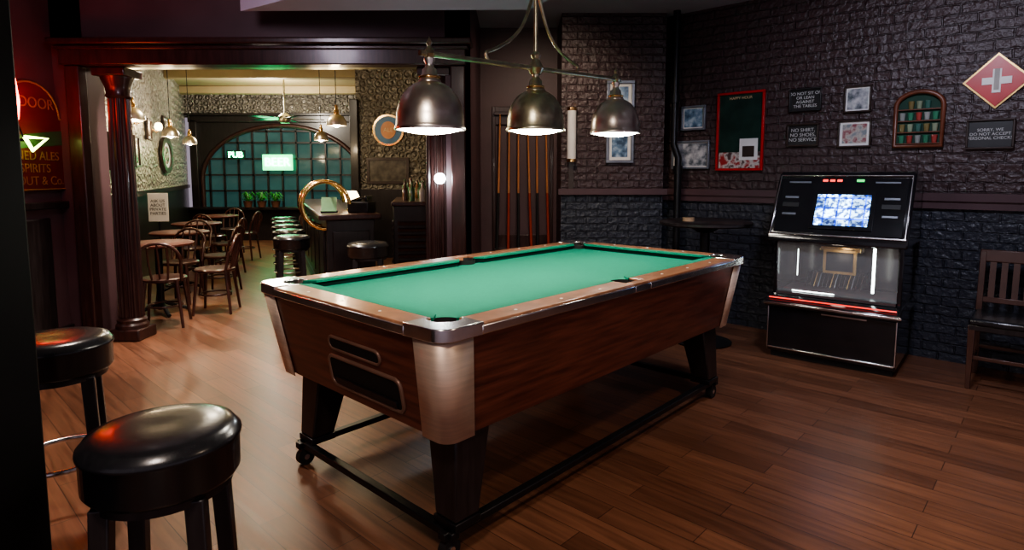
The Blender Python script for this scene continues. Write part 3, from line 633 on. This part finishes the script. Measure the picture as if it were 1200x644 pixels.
facebox('face_rim_low',CHROME,0,.03,.92,.012,.014,.004); facebox('face_rim_top',CHROME,0,.98,.90,.008,.014,.004)
for sx in (-1,1): facebox('face_rim_side',CHROME,sx*.45,.5,.008,.52,.014,.003)
m,nt,b_=newmat('touch_screen'); N=nt.nodes.new
tc=N('ShaderNodeTexCoord'); sx_=N('ShaderNodeSeparateXYZ'); lk(nt,tc.outputs['Object'],sx_.inputs[0]); cbn=N('ShaderNodeCombineXYZ'); lk(nt,sx_.outputs['X'],cbn.inputs['X']); lk(nt,sx_.outputs['Z'],cbn.inputs['Y'])
v=N('ShaderNodeTexBrick'); v.inputs['Scale'].default_value=1; v.inputs['Brick Width'].default_value=.09; v.inputs['Row Height'].default_value=.075; v.inputs['Mortar Size'].default_value=.006; v.offset=0
v.inputs['Color1'].default_value=(.45,.75,1,1); v.inputs['Color2'].default_value=(.0,.01,.06,1); v.inputs['Mortar'].default_value=(.0,.06,.5,1)
lk(nt,cbn.outputs[0],v.inputs['Vector']); nn=N('ShaderNodeTexNoise'); nn.inputs['Scale'].default_value=38; nn.inputs['Detail'].default_value=2; lk(nt,tc.outputs['Object'],nn.inputs['Vector'])
nr=N('ShaderNodeValToRGB'); nr.color_ramp.elements[0].position=.44; nr.color_ramp.elements[0].color=(.0,.03,.15,1); nr.color_ramp.elements[1].position=.56; nr.color_ramp.elements[1].color=(1,1,1,1); lk(nt,nn.outputs['Fac'],nr.inputs['Fac'])
mm=N('ShaderNodeMix'); mm.data_type='RGBA'; mm.blend_type='MULTIPLY'; mm.inputs['Factor'].default_value=.95; lk(nt,v.outputs['Color'],mm.inputs['A']); lk(nt,nr.outputs['Color'],mm.inputs['B'])
lk(nt,mm.outputs['Result'],b_.inputs['Emission Color']); b_.inputs['Emission Strength'].default_value=10; b_.inputs['Base Color'].default_value=(.02,.02,.02,1)
SCR=m
facebox('screen_bezel',BLK,.03,.42,.42,.32,.02,.008); facebox('screen',SCR,.03,.42,.36,.26,.01,.018)
for sx in (-1,1):
    for f in (.35,.62): facebox('button_plate',FRAMEG,sx*.34,f,.10,.018,.008,.006)
    facebox('speaker_slot',RUB,sx*.34,.5,.12,.04,.008,.005)
LR=M('led_red',(.8,.05,.05),.4,emis=(1,.06,.04),es=2.5)
for i,xx in enumerate((-.12,-.07,-.02)): facebox('led_red',LR,xx,.90,.035,.018,.008,.006)
facebox('led_green',M('led_green',(.1,.8,.2),.4,emis=(.1,1,.2),es=1.2),.12,.90,.05,.02,.008,.006)
facebox('title_strip',FRAMEG,-.3,.87,.16,.014,.008,.006); facebox('title_strip_r',FRAMEG,.3,.87,.16,.014,.008,.006)
light('jukebox_display_glow','POINT',(2.5,4.56,.8),.6,(1,.85,.7),.05)

# ---------------------------------------------------------------- slat-back chair on the right
c=root('dining_chair',(3.38,3.96,0),-43)
box('seat_pad',c,LEATH,(0,-.01,.465),(.42,.42,.05),bevel=.018); box('seat_frame',c,BLACKWOOD,(0,0,.425),(.42,.42,.04),bevel=.006)
CW=M('walnut_dark',(.07,.03,.02),.35,coat=.2)
for i,(lx,ly) in enumerate(((-.19,-.19),(.19,-.19))): loft('leg_%d'%i,c,CW,[[(lx+a*.014,ly+b_*.014,0) for a,b_ in((-1,-1),(1,-1),(1,1),(-1,1))],[(lx+a*.02,ly+b_*.02,.44) for a,b_ in((-1,-1),(1,-1),(1,1),(-1,1))]],bevel=.003)
for i,lx in enumerate((-.19,.19)):
    sec=lambda y,z:[(lx-.018,y-.018,z),(lx+.018,y-.018,z),(lx+.018,y+.018,z),(lx-.018,y+.018,z)]
    loft('back_leg_%d'%i,c,CW,[sec(.25,0),sec(.2,.44),sec(.21,.6),sec(.27,.9)],bevel=.003)
box('top_rail',c,CW,(0,.265,.87),(.42,.026,.09),rot=(-10,0,0),bevel=.008); box('low_rail',c,CW,(0,.207,.56),(.36,.022,.04),rot=(-6,0,0),bevel=.004)
for k in (-.13,-.065,0,.065,.13): loft('slat',c,CW,[[(k-.018,.2,.57),(k+.018,.2,.57),(k+.018,.212,.57),(k-.018,.212,.57)],[(k-.018,.25,.84),(k+.018,.25,.84),(k+.018,.262,.84),(k-.018,.262,.84)]])
for ly in (-.19,.2): box('stretcher_%d'%(ly>0),c,CW,(0,ly,.22),(.36,.02,.025),bevel=.003)
for lx in (-.19,.19): box('side_stretcher',c,CW,(lx,0,.17),(.02,.38,.025),bevel=.003)

# ---------------------------------------------------------------- left wall pub sign with neon
sg=root('pub_wall_sign',(-3.85,4.80,1.72),90)
arch=[(-.36,-.40),(.36,-.40),(.36,.2),(.30,.2)]+[(.30*math.cos(a),.2+.28*math.sin(a)) for a in [math.pi*i/14 for i in range(1,14)]]+[(-.30,.2),(-.36,.2)]
DKRED=M('sign_maroon',(.10,.014,.012),.4)
prism('board',sg,DKRED,arch,-.03,0,plane='xz',bevel=.004); tube('border',sg,GOLD,[(a*.96,-.032,b_*.97) for a,b_ in arch],.008,closed=True)
SGL=M('sign_faded_gold',(.25,.13,.05),.5)
text('top_lettering',sg,SGL,"'S DOOR",.12,(0,-.034,.3)); text('low_lettering',sg,SGL,'FINED ALES\nSPIRITS\nSTOUT & Co.',.1,(0,-.034,-.22))
prism('ribbon',sg,M('sign_green',(.03,.10,.04),.4),[(-.3,.02),(.3,.10),(.3,-.02),(-.3,-.08)],-.034,-.03,plane='xz')
ng=root('neon_cocktail_sign',(-3.76,4.56,2.02),90)
tube('red_tube',ng,NEONR,[(0,-.02,-.15),(-.02,-.02,-.02),(0,-.02,.15),(.02,-.02,-.02),(0,-.02,-.15)],.014)
tube('yellow_tube',ng,NEONY,[(.06,-.02,-.28),(.28,-.02,-.28),(.13,-.02,-.38),(.06,-.02,-.28)],.013)
tube('wire',ng,BLKM,[(0,-.01,-.15),(.06,-.01,-.28)],.006); cyl('mount',ng,BLKM,(0,0,-.1),(0,.085,-.1),.012); cyl('mount_b',ng,BLKM,(.1,0,-.3),(.1,.06,-.3),.012)
light('neon_red_glow','POINT',(-3.45,4.5,2.05),9,(1,.06,.03),.1)

# ---------------------------------------------------------------- lights
light('fill_spot_right','SPOT',(1.8,1.5,2.95),130,(1,.76,.56),.12,spot=115,blend=.9)  # added fill without a fixture, warms the floor at bottom centre and right
light('fill_spot_cool','SPOT',(1.75,2.05,2.95),45,(.7,.82,1),.1,spot=42,blend=1)  # added bluish fill, imitates the cool sheen on the floor
light('fill_spot_wall','SPOT',(1.7,2.7,2.95),165,(.80,.82,1),.15,rot=(48,0,-40),spot=120,blend=.9)  # unseen fill added to brighten the brick wall
light('fill_spot_left','SPOT',(-2.3,3.5,2.95),230,(1,.86,.74),.12,spot=100,blend=.8)  # added fill for the bright tan floor left of the pool table
light('fill_spot_near','SPOT',(-.6,.3,2.95),150,(1,.84,.74),.2,rot=(28,0,10),spot=130,blend=.9)  # general fill added near the camera, no lamp modelled
light('fill_spot_niche','SPOT',(.3,4.6,2.95),100,(1,.8,.62),.12,rot=(45,0,0),spot=100,blend=.9)  # added to brighten the cue niche, not an actual fixture
light('fill_spot_header','SPOT',(-2.0,2.9,2.9),55,(.9,.78,.95),.2,rot=(62,0,5),spot=130,blend=.9)  # fill added to lift the dark wall above the opening
light('bar_fill_light','POINT',(-3.2,7.2,2.95),90,(1,.86,.66),.2)  # extra fill for the bar room besides its pendants
light('bar_fill_light_far','POINT',(-4.6,11.4,2.75),170,(1,.9,.76),.2)  # added warm fill at the window end of the bar room
light('bar_floor_fill','SPOT',(-2.6,5.7,3.1),480,(1,.86,.76),.1,rot=(-14,0,0),spot=95,blend=.7)  # added fill that makes the bright floor patch by the opening
w_=bpy.data.worlds.new('world'); sc.world=w_; w_.use_nodes=True
bg=w_.node_tree.nodes['Background']; bg.inputs[0].default_value=(.58,.5,.6,1); bg.inputs[1].default_value=.55
try: sc.view_settings.look='AgX - Medium High Contrast'
except Exception as e: print(e)

# ---------------------------------------------------------------- camera
cam=bpy.data.cameras.new('camera'); co=bpy.data.objects.new('camera',cam); COL.objects.link(co)
cam.sensor_width=36; cam.lens=698/1200*36; cam.shift_y=-(322-272)/1200; cam.clip_start=.05
co.location=(0,0,1.45); co.rotation_euler=(R(90-5.5),0,0)
sc.camera=co
